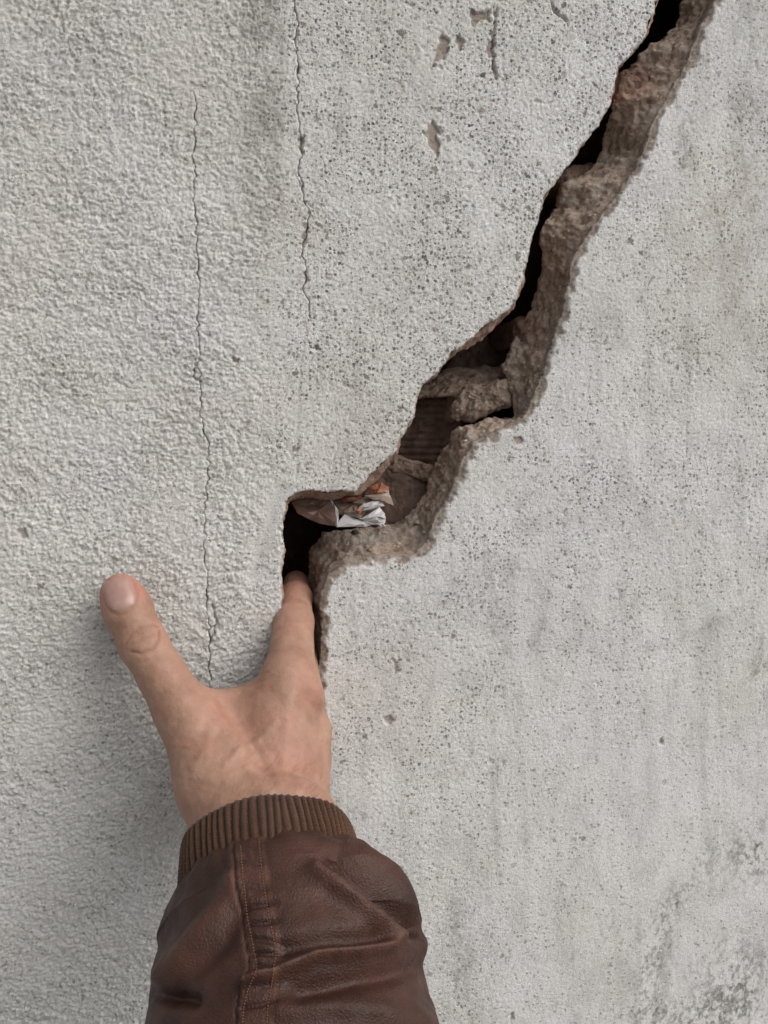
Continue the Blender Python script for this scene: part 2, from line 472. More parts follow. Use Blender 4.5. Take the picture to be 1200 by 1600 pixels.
# hairline cracks: the grid is bent to follow them, then pinched into a narrow groove
hair = []
def hairline(pix, width, depth, seed):
    global X
    p = resample(pix, 400)
    cx, cz = wall_xz(p[:, 0], p[:, 1], -0.002)
    o = np.argsort(cz); cx, cz = cx[o], cz[o]
    xc = np.interp(ZL, cz, cx)
    xc = xc + 0.0013 * n2(ZL / 0.0055, ZL * 0 + .37, seed) + 0.0008 * n2(ZL / 0.0022, ZL * 0 + .41, seed + 1)
    inside = sstep(cz[0] - 0.003, cz[0] + 0.006, ZL) * sstep(cz[-1] + 0.003, cz[-1] - 0.006, ZL)
    k = int(np.argmin(abs(XL - cx.mean())))
    shift = xc - XL[k]
    fall = np.exp(-((XL - XL[k]) / 0.012) ** 2)
    far = sstep(cz[0] - 0.15, cz[0], ZL) * sstep(cz[-1] + 0.15, cz[-1], ZL)
    X = X + (shift * far)[:, None] * fall[None, :]
    w = width * (0.30 + 1.2 * np.clip(n2(ZL / 0.009, ZL * 0 + .3, seed + 2) + 0.35, 0, 1.1)) * inside
    for kk, sg in ((k - 1, -1), (k + 1, 1)):
        X[:, kk] = np.where(w > 1e-5, X[:, k] + sg * w / 2, X[:, kk])
    hair.append((k, depth * inside * np.clip(w / width * 1.6, 0, 1)))
hairline([(306, 150), (303, 225), (302, 300), (308, 365), (311, 440), (308, 520), (313, 600), (316, 675), (328, 690), (322, 780), (319, 860), (325, 940), (328, 1000), (328, 1062), (330, 1110)], 0.00055, 0.004, 31)
hairline([(460, -60), (462, 0), (463, 100), (463, 160), (468, 215), (466, 275), (472, 300), (481, 335), (474, 380), (474, 430), (480, 470), (482, 492)], 0.00060, 0.004, 47)

PX, PY, _ = project(np.stack([X, np.zeros_like(X), Z], -1))
def blob(cx, cy, rx, ry, ang=0.0):
    a = math.radians(ang); dx = PX - cx; dy = PY - cy
    u = dx * math.cos(a) + dy * math.sin(a); v = -dx * math.sin(a) + dy * math.cos(a)
    return np.exp(-(u / rx) ** 2 - (v / ry) ** 2)

# signed distance to the hole of the crack (inside < 0), with ragged rim
sd = np.full(X.shape, 0.1)
bx0, bx1 = min(p[0] for p in hole) - 0.01, max(p[0] for p in hole) + 0.01
bz0, bz1 = min(p[1] for p in hole) - 0.01, max(p[1] for p in hole) + 0.01
J = np.where((XL > bx0) & (XL < bx1))[0]; I = np.where((ZL > bz0) & (ZL < bz1))[0]
sl = (slice(I[0], I[-1] + 1), slice(J[0], J[-1] + 1))
xs, zs = X[sl], Z[sl]
d, _ = seg_dist(xs, zs, hole + [hole[0]])
s = np.where(in_poly(xs, zs, hole), -d, d)
s = s + 0.0007 * f2(xs / 0.006, zs / 0.006, 3, 5) + 0.0003 * n2(xs / 0.0016, zs / 0.0016, 9)
sd[sl] = s
left_side = np.zeros(X.shape, bool)
crackline = np.array(sorted([tuple((a + b) / 2) for a, b in zip(resample(lo, 60), resample(ro, 60))], key=lambda p: p[1]))
left_side = X < np.interp(Z, crackline[:, 1], crackline[:, 0])

# relief of the stucco, metres towards the viewer
wl = sstep(485, 380, PX + 25 * f2(X / 0.03, Z / 0.03, 2, 3)) * np.where(left_side, 1, 0)
wr = np.where(left_side, 0.0, 1.0)
wm = (1 - wl) * (1 - wr)
smooth_low = sstep(500, 1150, PX - 0.15 * (1300 - PY)) * wr * sstep(700, 1250, PY)   # right slab smoother low down
wx = X + 0.0012 * n2(X / 0.007, Z / 0.007, 61); wz = Z + 0.0012 * n2(X / 0.007, Z / 0.007, 67)
wn_ = np.clip(rng.normal(size=X.shape).astype(np.float32), -2, 2)         # sand grains, one per mesh point
d1 = wor(wx / 0.0034, wz / 0.0023, 1); d2 = wor(wx / 0.0015, wz / 0.00115, 2)
coarse = 1.00 * (0.5 - d1) + 1.15 * (0.5 - d2) + 0.45 * n2(wx / 0.0065, wz / 0.005, 1) + 0.26 * wn_
coarse = coarse * np.clip(1.0 + 0.3 * f2(X / 0.035, Z / 0.03, 2, 19), 0.7, 1.3)
mids = 0.55 * (0.5 - wor(X / 0.0015, Z / 0.0015, 16)) + 0.26 * (0.5 - wor(wx / 0.0028, wz / 0.0028, 6)) + 0.12 * n2(wx / 0.008, wz / 0.008, 6) + 0.07 * wn_
p2 = cells(wx + 0.0006 * n2(X / 0.0015, Z / 0.0015, 71), wz, 0.0075, 22, 0.40, 0.0006, 0.0015)
pits = np.clip(p2 * 2.8, 0, 1)
pit_amt = wm * 1.0 + wr * (0.56 - 0.36 * smooth_low) + wl * 0.36
clump = np.clip(0.75 + 0.9 * f2(X / 0.02, Z / 0.02, 2, 12), 0.15, 1.2)
hgt = 0.001 * (coarse * wl * 0.80 + mids * (wm * 1.0 + wr * (0.70 - 0.35 * smooth_low)))
hgt = hgt - 0.00075 * pits * pit_amt * np.minimum(clump, 1)
# smooth dragged streak left of the slot
streak = np.exp(-(seg_dist(PX, PY, [(436, 765), (418, 820), (396, 895)])[0] / 13) ** 2)
hgt = hgt * (1 - 0.8 * streak) - 0.0008 * streak
hgt = hgt + 0.0009 * f2(X / 0.07, Z / 0.07, 2, 15)
hgt = hgt * (0.25 + 0.75 * core_w)

# colour masks
density = np.clip(pit_amt * np.clip(0.95 + 0.9 * f2(X / 0.025, Z / 0.03, 3, 12), 0.25, 1.5), 0, 1.3)
gn = f2(X / 0.012, Z / 0.02, 4, 41, 0.6); gs = f2(X / 0.006, Z / 0.03, 3, 43, 0.6)
gf = f2(X / 0.0028, Z / 0.0040, 3, 45, 0.65)
grime_vignette = 0.62 * sstep(350, 400, PX) * sstep(452, 435, PX) * sstep(560, 60, PY) * (0.75 + 0.7 * gn)
grime_vignette = grime_vignette + 0.22 * blob(530, 150, 14, 120) * (0.7 + gs)
grime_vignette = grime_vignette + 0.16 * blob(60, 0, 320, 170) + 0.10 * blob(400, 420, 60, 120)  # first term paints the vignette of the upper-left corner into the colour
gl = sstep(-0.35, 0.55, gf + 0.6 * gn)
grime_vignette = grime_vignette + 1.15 * gl * (0.85 * blob(1180, 1335, 45, 45, -40) + 0.85 * blob(1150, 1545, 80, 65, -50) + 0.8 * blob(1020, 1500, 22, 80, 12)
                      + 0.55 * blob(1075, 1385, 70, 20, -50) + 0.5 * blob(1190, 1050, 18, 120) + 0.6 * blob(1060, 1590, 120, 25))
grime_vignette = grime_vignette + (0.5 + 0.7 * gl) * 0.42 * blob(715, 1480, 32, 120, 6)
grime_vignette = grime_vignette + (0.4 + 0.8 * gl) * wr * (0.40 * blob(1078, 210, 16, 130, 12) + 0.30 * blob(1165, 380, 45, 180) + 0.3 * blob(1180, 80, 45, 130) + 0.22 * blob(940, 500, 60, 50)
                      + 0.3 * np.exp(-(seg_dist(PX, PY, [(1000, 1015), (1060, 1000), (1180, 940)])[0] / 7) ** 2) + 0.34 * blob(770, 930, 70, 60, -30) + 0.28 * blob(640, 1000, 40, 60) + 0.2 * blob(880, 980, 60, 40, -30))
grime_vignette = grime_vignette + 0.22 * streak
grime_vignette = grime_vignette + 0.26 * wr * np.clip(f2(X / 0.010 + Z / 0.12, Z / 0.085, 3, 57, 0.6) - 0.05, 0, 1) + 0.20 * wm * np.clip(gs, 0, 1)
grime_vignette = grime_vignette + 0.22 * np.clip(gn + 0.1, 0, 1) * (wr + 0.4 * wm)
beige = 0.10 * wl + 0.30 * wr * blob(1120, 360, 60, 150) * np.clip(0.7 + gn, 0, 1) + 0.22 * blob(560, 700, 90, 90) * wm + 0.25 * blob(410, 960, 30, 25) + 0.12 * np.clip(f2(X / 0.05, Z / 0.05, 2, 77), 0, 1)
bare = np.zeros_like(X)
PATCH = [[(657, 213), (675, 192), (683, 207), (683, 233), (680, 255), (673, 243), (667, 227)], [(687, 55), (698, 70), (695, 100), (684, 98), (670, 115), (677, 87)],
         [(727, 22), (745, 27), (762, 20), (757, 40), (748, 37), (737, 48)], [(710, 57), (718, 66), (723, 78), (716, 80), (710, 88)],
         [(766, 99), (771, 108), (777, 127), (769, 118), (762, 112)], [(758, 68), (770, 63), (767, 80), (760, 97), (756, 90)],
         [(466, 218), (472, 214), (474, 230), (472, 247), (467, 240)], [(474, 357), (478, 356), (478, 376), (473, 392), (470, 382)], [(471, 428), (477, 426), (479, 440), (474, 446)],
         [(461, 108), (467, 110), (467, 120), (462, 122)], [(360, 556), (376, 560), (374, 570), (363, 566)], [(801, 683), (812, 678), (818, 690), (808, 697)],
         [(705, -5), (790, -5), (780, 6), (722, 7)], [(597, 1120), (612, 1116), (616, 1128), (603, 1132)], [(615, 1030), (624, 1032), (622, 1052), (614, 1056)],
         [(1030, 1155), (1036, 1153), (1035, 1165), (1029, 1164)], [(1052, 1412), (1060, 1408), (1056, 1422)], [(792, 1588), (803, 1582), (801, 1600)], [(160, 760), (172, 764), (166, 772)], [(28, 826), (45, 824), (48, 838), (33, 842)]]
jx = PX + 4.0 * f2(X / 0.0035, Z / 0.0035, 2, 51); jy = PY + 4.0 * f2(X / 0.0035, Z / 0.0035, 2, 53)
for q, poly in enumerate(PATCH):
    m = (PX > min(p[0] for p in poly) - 14) & (PX < max(p[0] for p in poly) + 14) & (PY > min(p[1] for p in poly) - 14) & (PY < max(p[1] for p in poly) + 14)
    if not m.any(): continue
    dd, _ = seg_dist(jx[m], jy[m], poly + [poly[0]])
    dd = np.where(in_poly(jx[m], jy[m], poly), dd, -dd)
    v = sstep(-1.0, 1.6, dd)
    bare[m] = np.maximum(bare[m], v * (0.9 if q < 13 else 0.6))
    hgt[m] = hgt[m] * (1 - 0.6 * v) - 0.0013 * v
# short branching cracks
for pl, wd in (([(850, -5), (856, 18), (868, 30), (878, 42)], 2.2), ([(770, 20), (766, 60), (765, 105), (772, 130)], 1.8), ([(330, 1000), (338, 968), (332, 940)], 1.6), ([(316, 600), (303, 590), (306, 560)], 1.2)):
    dd, _ = seg_dist(jx, jy, pl)
    v = np.exp(-(dd / wd) ** 2)
    hgt -= 0.0016 * v; bare = np.maximum(bare, 0.8 * v)
for k, dep in hair:
    hgt[:, k] -= dep
    bare[:, k] = np.maximum(bare[:, k], (dep > 0) * 0.9)
seam = np.exp(-(seg_dist(PX, PY, [(482, 492), (470, 560), (464, 640), (462, 770)])[0] / 2.2) ** 2) * np.clip(0.6 + n2(X / 0.01, Z / 0.006, 5), 0, 1)
hgt -= 0.0006 * seam; grime_vignette += 0.35 * seam
# crumbled rim: brown at the edge, worn down
rimn = 0.0026 * np.clip(0.5 + f2(X / 0.007, Z / 0.007, 3, 81), 0, 1.3)
rim = sstep(rimn + 0.0022, rimn, sd) * np.where(left_side, 0.35, 1.0)
rimL = sstep(0.0009, 0.0003, sd) * left_side
bare = np.maximum(bare, np.maximum(np.clip(rim, 0, 1) * (~left_side), rimL * 0.6))
hgt -= 0.0018 * rim * (~left_side) * sstep(0.006, 0.0, sd) + 0.0005 * rimL
prof = PROUD * np.where(left_side, 1.0, 0.0) * sstep(ro[-1][1] - 0.02, ro[-1][1] + 0.10, Z) * sstep(tip_top[1] + 0.01, tip_top[1] - 0.05, Z) * np.exp(-np.abs(X - np.interp(Z, crackline[:, 1], crackline[:, 0])) / 0.35)
Y = -(hgt + prof)

# snap vertices near the rim on to it and drop the quads inside the crack
gz, gx = np.gradient(sd, H)
gl2 = np.sqrt(gx * gx + gz * gz) + 1e-9
near = (np.abs(sd) < 0.62 * H) & (sd < 0.09)
X = np.where(near, X - sd * gx / gl2, X); Z = np.where(near, Z - sd * gz / gl2, Z)
ok = (sd >= 0) | near
Q = grid_quads(nz, nx)
keep = ok.ravel()[Q].all(1)
Q = Q[keep]
V = np.stack([X, Y, Z], -1).reshape(-1, 3)
# skirts: open edges folded back into the wall
E = np.concatenate([Q[:, [0, 1]], Q[:, [1, 2]], Q[:, [2, 3]], Q[:, [3, 0]]])
key = np.sort(E, 1); code = key[:, 0].astype(np.int64) * len(V) + key[:, 1]
u, inv, cnt = np.unique(code, return_inverse=True, return_counts=True)
B = E[cnt[inv] == 1]
bv = np.unique(B)
outer = np.zeros(len(V), bool)
ii, jj = np.unravel_index(np.arange(len(V)), (nz, nx))
outer[(ii == 0) | (ii == nz - 1) | (jj == 0) | (jj == nx - 1)] = True
rem = np.full(len(V), -1, np.int64)
attrs = {'pock': density.ravel(), 'grime_vignette': np.clip(grime_vignette, 0, 1).ravel(), 'beige': np.clip(beige, 0, 1).ravel(), 'bare': bare.ravel()}
layers = [(0.004, 0.9), (0.010, 1.0)]
newV = [V]; newQ = [Q]; base = len(V); prev = np.arange(len(V))
for dep, br in layers:
    w = V[bv].copy()
    jit = 0.0007 * f3(np.stack([w[:, 0], np.full(len(w), dep), w[:, 2]], -1) / 0.003, 2, 91)
    w[:, 1] = np.where(outer[bv], w[:, 1] + dep * 16, w[:, 1] + dep)
    w[:, 0] += np.where(outer[bv], 0, jit); w[:, 2] += np.where(outer[bv], 0, jit)
    idx = np.full(len(V), -1, np.int64); idx[bv] = base + np.arange(len(bv))
    newV.append(w)
    newQ.append(np.stack([prev[B[:, 1]], prev[B[:, 0]], idx[B[:, 0]], idx[B[:, 1]]], -1))
    for kx in attrs:
        attrs[kx] = np.concatenate([attrs[kx], np.full(len(bv), br if kx == 'bare' else 0.0)])
    prev = idx; base += len(bv)
V2 = np.concatenate(newV); Q2 = np.concatenate(newQ)
used = np.zeros(len(V2), bool); used[Q2.ravel()] = True
remap = np.cumsum(used) - 1
stucco = mesh_obj('stucco_coat', V2[used], remap[Q2], M_STUCCO, wall, attrs={k: v[used] for k, v in attrs.items()})

# rough masonry core closing the wall from behind
def simple_box(name, lo_, hi_, mat, parent):
    a, b = np.array(lo_), np.array(hi_)
    v = [(x, y, z) for x in (a[0], b[0]) for y in (a[1], b[1]) for z in (a[2], b[2])]
    f = [(0, 1, 3, 2), (4, 6, 7, 5), (0, 4, 5, 1), (2, 3, 7, 6), (0, 2, 6, 4), (1, 5, 7, 3)]
    return mesh_obj(name, v, f, mat, parent, smooth=False)
simple_box('masonry_core', (-1.58, 0.145, 0.001), (1.88, 0.30, 2.6), M_BRICKD, wall)

# broken faces of the crack, lofted from the stucco rim into the depth of the wall
def broken_face(side):
    S = RS if side > 0 else LS
    n = 900
    st = resample(S, n)
    kw = np.exp(-np.linspace(-2, 2, 15) ** 2); kw /= kw.sum()
    st[:, 2:] = np.stack([np.convolve(np.pad(st[:, q], 7, mode='edge'), kw, 'valid') for q in (2, 3, 4)], -1)
    y0 = 0.002 if side > 0 else -PROUD + 0.002
    A = at(st[:, 0] + (2.5 if side > 0 else -1.5), st[:, 1], np.full(n, y0))
    Bq = at(st[:, 2], st[:, 3], y0 + st[:, 4] / 1000 * (0.58 if side > 0 else 1.0))
    nA, nB = 34, 26
    t = np.linspace(0, 1, nA)
    # a broken section: falls away quickly under the stucco, then runs in more evenly
    bow = (t ** 0.85)
    P1 = A[:, None, :] * (1 - t)[None, :, None] + Bq[:, None, :] * t[None, :, None]
    ydep = A[:, None, 1] + (Bq - A)[:, None, 1] * bow[None, :]
    P1[..., 1] = ydep
    dirr = Bq - CAM; dirr /= dirr[:, 1:2]
    t2 = np.linspace(0, 1, nB + 1)[1:]
    endy = 0.146
    P2 = Bq[:, None, :] + dirr[:, None, :] * ((endy - Bq[:, 1])[:, None] * t2[None, :])[..., None]
    P2[..., 0] += side * 0.022 * np.sin(np.minimum(t2 * 1.3, 1) * math.pi / 2)[None, :]
    P = np.concatenate([P1, P2], 1)
    # smooth across the two runs a little
    N = normals_of(P)
    view = P - CAM
    flip = np.sign((N * view).sum(-1).mean())
    N = -N * flip
    ramp = np.concatenate([sstep(0, 0.25, t), np.ones(nB)])[None, :]
    amp = (1.0 if side > 0 else 0.8)
    lump = f3(P / 0.011, 2, 3); fin = f3(P / 0.0035, 3, 8, 0.6)
    lay = np.abs(n3(P * np.array([0.4, 0.4, 1.0]) / 0.009, 14))
    D = amp * (0.0019 * lump + 0.0011 * fin + 0.0008 * (lay - 0.3)) * ramp
    P = P + N * D[..., None]
    pxx, pyy, _ = project(P)
    pink = np.exp(-((pxx - 985) / 26) ** 2 - ((pyy - 128) / 22) ** 2) * 0.75 + np.exp(-((pxx - 962) / 14) ** 2 - ((pyy - 154) / 6) ** 2)
    pink = pink + 0.35 * np.exp(-((pxx - 820) / 22) ** 2 - ((pyy - 510) / 26) ** 2)
    pale = 0.55 * sstep(0.1, 0.5, f3(P / 0.013, 3, 21)) * np.concatenate([np.ones(nA), np.zeros(nB)])[None, :]
    if side > 0:
        pale = pale + 0.55 * np.exp(-((pxx - 560) / 70) ** 2 - ((pyy - 838) / 9) ** 2) + 0.4 * np.exp(-((pxx - 620) / 20) ** 2 - ((pyy - 815) / 12) ** 2)
    if side < 0:
        pale = pale * 0; pink = pink + 0.35
    a = {'pink': np.clip(pink, 0, 1).ravel(), 'pale': np.clip(pale, 0, 0.8).ravel(), 'soot': np.zeros(P.shape[0] * P.shape[1])}
    return mesh_obj('broken_edge', P.reshape(-1, 3), grid_quads(P.shape[0], P.shape[1], flip=flip > 0), M_MORTAR, wall, attrs=a)
be = broken_face(1); be['label'] = 'crumbling brown mortar along the right side of the crack'
be2 = broken_face(-1); be2['label'] = 'thin broken mortar rim along the left side of the crack'

def rough_block(name, quad, yf, yb, mat, amp=0.0012, ribs=0.0, slope=0.0, bev=0.15, seed=0, rnd=0.42):
    """a broken block whose front is the pixel quad (tl, tr, br, bl) at depth yf, running back to yb"""
    n = 44
    yfs = yf if isinstance(yf, (tuple, list)) else (yf,) * 4
    c = [at(p[0], p[1], d) for p, d in zip(quad, yfs)]
    # rounded box as a wrapped sheet: v around the front outline, u from front centre over the edge to the back
    m = 4 * n
    an = np.linspace(0, 2 * math.pi, m, endpoint=False) - 0.75 * math.pi
    ca, sa = np.cos(an), np.sin(an)
    ps = (np.sign(ca) * np.abs(ca) ** rnd * 0.5 + 0.5)[:, None]; pt = (np.sign(sa) * np.abs(sa) ** rnd * 0.5 + 0.5)[:, None]
    ring = (c[0] * (1 - ps) + c[1] * ps) * (1 - pt) + (c[3] * (1 - ps) + c[2] * ps) * pt
    cen = sum(c) / 4
    rows = []
    for f in np.linspace(0.0, 1.0, 30):
        rows.append(cen + (ring - cen) * f)
    dirs = np.array([0.0, 1.0, slope])
    for f in np.linspace(0, 1, 24)[1:]:
        rows.append(ring + dirs * (yb - yf if not isinstance(yf, (tuple, list)) else yb - min(yf)) * f)
    P = np.array(rows)
    uu = np.concatenate([np.linspace(0, 1, 30), np.full(23, 1.0)])
    soft = np.where(uu > 1 - bev, (uu - 1 + bev) / bev, 0) ** 2
    P[:30, :, 1] += (0.0035 * soft[:30])[:, None]
    N = normals_of(P, True)
    cen3 = P.mean((0, 1)); N *= np.sign((N * (P - cen3)).sum(-1).mean())
    D = amp * (f3(P / 0.009, 2, seed) + 0.45 * f3(P / 0.0028, 3, seed + 5))
    if ribs > 0:
        D = D - 0.0011 * np.clip(np.sin(P[..., 2] / ribs * 2 * math.pi) * 1.6, -0.2, 1)
    P = P + N * D[..., None]
    a = {k: np.zeros(P.shape[0] * P.shape[1]) for k in ('pink', 'pale', 'soot')}
    return mesh_obj(name, P.reshape(-1, 3), grid_quads(P.shape[0], P.shape[1], True), mat, wall, attrs=a)

rough_block('brick', [(626, 604), (738, 610), (712, 738), (598, 724)], (0.066, 0.040, 0.040, 0.062), 0.12, M_BRICKD, 0.0010, ribs=0.0038, seed=2, rnd=0.25)['label'] = 'ribbed hollow brick inside the crack'
rough_block('mortar_joint', [(640, 584), (806, 568), (808, 612), (640, 622)], (0.078, 0.044, 0.018, 0.046), 0.12, M_MORTAR, 0.0022, bev=0.6, seed=5)
rough_block('brick', [(712, 606), (814, 590), (806, 638), (704, 664)], (0.032, 0.018, 0.018, 0.030), 0.11, M_MORTAR, 0.0024, bev=0.7, seed=9, rnd=0.6)['label'] = 'broken lump of brick and mortar beside the ribbed brick'
rough_block('mortar_joint', [(606, 708), (686, 730), (676, 754), (594, 734)], (0.051, 0.030, 0.030, 0.051), 0.12, M_MORTAR, 0.0012, bev=0.3, seed=11)
rough_block('brick', [(574, 722), (678, 744), (664, 834), (556, 822)], (0.053, 0.034, 0.028, 0.040), 0.12, M_BRICKD, 0.0014, bev=0.3, seed=15)
rough_block('brick', [(868, 262), (934, 250), (930, 287), (880, 291)], (0.032, 0.036, 0.026, 0.022), 0.11, M_BRICKD, 0.0020, bev=0.5, seed=19)
rough_block('brick', [(968, 106), (1014, 98), (1018, 140), (956, 156)], (0.021, 0.017, 0.012, 0.015), 0.10, M_BRICK, 0.0016, bev=0.5, seed=23)
rough_block('brick', [(806, 505), (834, 488), (838, 530), (812, 542)], (0.028, 0.022, 0.020, 0.024), 0.10, M_BRICKD, 0.0018, bev=0.5, seed=27)
rough_block('mortar_joint', [(690, 535), (800, 520), (800, 575), (690, 590)], (0.085, 0.070, 0.06, 0.08), 0.13, M_BRICKD, 0.0022, bev=0.4, seed=33)

# ------------------------------------------------------------------ person: right hand and forearm as one continuous body
def surface_nets(vals, org, h):
    ins = vals < 0
    nx_, ny_, nz_ = vals.shape
    cs = (nx_ - 1, ny_ - 1, nz_ - 1)
    acc = np.zeros(cs + (3,), np.float32); cnt_ = np.zeros(cs, np.float32)
    gi = np.indices(cs).astype(np.float32)
    def sl3(o): return tuple(slice(o[k], o[k] + cs[k]) for k in range(3))
    cornr = [(a, b, c) for a in (0, 1) for b in (0, 1) for c in (0, 1)]
    for a in cornr:
        for ax in range(3):
            if a[ax]: continue
            b = list(a); b[ax] = 1; b = tuple(b)
            va, vb = vals[sl3(a)], vals[sl3(b)]
            m = (va < 0) != (vb < 0)
            t = np.where(m, va / np.where(m, va - vb, 1), 0)
            for k in range(3):
                acc[..., k] += np.where(m, a[k] + (t if k == ax else 0), 0)
            cnt_ += m
    act = cnt_ > 0
    idx = np.full(cs, -1, np.int64); idx[act] = np.arange(act.sum())
    pos = np.stack([gi[k][act] + acc[..., k][act] / cnt_[act] for k in range(3)], -1) * h + org
    quads = []
    for ax in range(3):
        o1, o2 = [(1, 2), (2, 0), (0, 1)][ax]
        s0 = [slice(1, cs[k]) for k in range(3)]; s0[ax] = slice(0, cs[ax])
        sa = [slice(1, cs[k]) for k in range(3)]; sa[ax] = slice(0, cs[ax])
        va = ins[tuple(sa)]
        sb = list(sa); sb[ax] = slice(1, cs[ax] + 1)
        vb = ins[tuple(sb)]
        def sub(d1, d2):
            s_ = [None] * 3
            s_[ax] = slice(0, cs[ax]); s_[o1] = slice(1 - d1, cs[o1] - d1); s_[o2] = slice(1 - d2, cs[o2] - d2)
            return idx[tuple(s_)]
        q = np.stack([sub(1, 1), sub(0, 1), sub(0, 0), sub(1, 0)], -1)
        m1 = va & ~vb; m2 = ~va & vb
        quads.append(q[m1]); quads.append(q[m2][:, ::-1])
    return pos, np.concatenate(quads)

def rcone(P, a, b, r1, r2):
    """distance to a tapered capsule"""
    ba = b - a; l2 = ba @ ba
    pa = P - a
    t = np.clip((pa @ ba) / l2, 0, 1)
    d = np.sqrt(((pa - t[..., None] * ba) ** 2).sum(-1))
    return d - (r1 + (r2 - r1) * t)

def smin(a, b, k):
    h = np.clip(0.5 + 0.5 * (b - a) / k, 0, 1)
    return b * (1 - h) + a * h - k * h * (1 - h)

# joints: photo pixel, depth, radius (mm)
def Jt(px, py, y, r): return (at(px, py, y), r / 1000)
AX = UP * 0.62 - RT * 0.20 + FW * 0.76; AX /= np.linalg.norm(AX)       # forearm, from the elbow towards the hand
RC = at(416, 1318, -0.082)                                             # middle of the cuff mouth
fa_a, fa_b = (RC - AX * 0.05 - RT * 0.007, 0.0215), (RC - AX * 0.05 + RT * 0.007, 0.0215)
wr_a, wr_b = (RC + AX * 0.006 - RT * 0.0065, 0.0180), (RC + AX * 0.006 + RT * 0.0095, 0.0180)
t_cmc, t_mcp, t_ip, t_nb, t_tip = Jt(340, 1225, -0.060, 15.5), Jt(287, 1112, -0.040, 11.5), Jt(222, 1003, -0.024, 9.9), Jt(199, 950, -0.0195, 10.1), Jt(189, 928, -0.0175, 8.9)
i_mcp, i_pip, i_dip, i_tip = Jt(452, 1062, -0.034, 11.5), Jt(459, 972, -0.004, 9.0), Jt(462, 935, 0.018, 7.8), Jt(463, 912, 0.040, 6.8)
m_mcp, m_pip, m_tip = Jt(464, 1096, -0.030, 11.8), Jt(470, 1030, 0.012, 8.0), Jt(472, 1000, 0.055, 6.8)
r_mcp, r_pip, r_tip = Jt(474, 1146, -0.030, 11.8), Jt(472, 1090, 0.012, 7.8), Jt(472, 1065, 0.052, 6.6)
p_mcp, p_pip, p_tip = Jt(477, 1190, -0.032, 10.8), Jt(473, 1145, 0.010, 7.0), Jt(473, 1120, 0.040, 6.0)
bones = [  # (a, b, blend mm)
    (wr_a, wr_b, 6), (wr_a, fa_a, 10), (wr_b, fa_b, 10), (fa_a, fa_b, 10),
    (wr_a, t_cmc, 10), (t_cmc, t_mcp, 8), (t_mcp, t_ip, 5), (t_ip, t_nb, 4), (t_nb, t_tip, 4),
    (Jt(396, 1270, -0.062, 16), i_mcp, 9), (Jt(418, 1270, -0.060, 16), m_mcp, 7), (Jt(440, 1270, -0.057, 16), r_mcp, 7), (Jt(456, 1270, -0.054, 15), p_mcp, 7),
    (Jt(338, 1150, -0.042, 11), Jt(420, 1110, -0.036, 10), 9),       # first web
    (Jt(310, 1108, -0.036, 6.5), Jt(410, 1092, -0.031, 7.0), 7),
    (Jt(352, 1200, -0.052, 14), Jt(440, 1180, -0.044, 14), 9),       # thenar mass
    (Jt(476, 1084, -0.037, 7.4), Jt(478, 1090, -0.037, 7.4), 4), (Jt(488, 1144, -0.035, 7.8), Jt(487, 1152, -0.036, 7.8), 4),   # knuckles
    (i_mcp, i_pip, 5), (i_pip, i_dip, 3), (i_dip, i_tip, 3)]
inner = [(m_mcp, m_pip), (m_pip, m_tip), (r_mcp, r_pip), (r_pip, r_tip), (p_mcp, p_pip), (p_pip, p_tip)]
hh = 0.0008
pts = np.array([b[k][0] for b in bones for k in (0, 1)] + [b[k][0] for b in inner for k in (0, 1)])
lo_b = pts.min(0) - 0.03; hi_b = pts.max(0) + 0.03
gs3 = [np.arange(lo_b[k], hi_b[k], hh) for k in range(3)]
val = np.full([len(g_) for g_ in gs3], 0.05, np.float32)
def add_bone(a, b, kb):
    pad = max(a[1], b[1]) + kb + 0.004
    sl_ = []
    for k in range(3):
        l_, h_ = min(a[0][k], b[0][k]) - pad, max(a[0][k], b[0][k]) + pad
        sl_.append(slice(max(0, int((l_ - lo_b[k]) / hh)), max(1, int((h_ - lo_b[k]) / hh) + 2)))
    sl_ = tuple(sl_)
    Gs = np.stack(np.meshgrid(*[gs3[k][sl_[k]] for k in range(3)], indexing='ij'), -1).astype(np.float32)
    val[sl_] = smin(val[sl_], rcone(Gs, a[0].astype(np.float32), b[0].astype(np.float32), a[1], b[1]), kb)
for a, b, kb in bones: add_bone(a, b, kb / 1000)
for a, b in inner: add_bone(a, b, 0.0025)
HV, HQ = surface_nets(val, lo_b, hh)
del val

def vnormals(V_, Q_):
    n_ = np.zeros_like(V_)
    fn = np.cross(V_[Q_[:, 2]] - V_[Q_[:, 0]], V_[Q_[:, 3]] - V_[Q_[:, 1]])
    for k in range(4): np.add.at(n_, Q_[:, k], fn)
    return n_ / (np.linalg.norm(n_, axis=1, keepdims=True) + 1e-15)
def relax(V_, Q_, it, f=0.5):
    for _ in range(it):
        s_ = np.zeros_like(V_); c_ = np.zeros(len(V_))
        for k in range(4):
            np.add.at(s_, Q_[:, k], V_[Q_[:, (k + 1) % 4]] + V_[Q_[:, (k + 3) % 4]]); np.add.at(c_, Q_[:, k], 2)
        V_ = V_ * (1 - f) + f * s_ / c_[:, None]
    return V_
HV = relax(HV, HQ, 4)
HN = vnormals(HV, HQ)
view = HV - CAM; view /= np.linalg.norm(view, axis=1, keepdims=True)
if (HN * view).sum(1)[np.argmin(HV[:, 1])] > 0:
    HQ = HQ[:, ::-1]; HN = -HN
face = np.clip(-(HN * view).sum(1) * 1.6, 0, 1)                  # detail sits on the back of the hand
hx, hy, _ = project(HV)
def ridge(poly, w): return np.exp(-(seg_dist(hx, hy, poly)[0] / w) ** 2) * face
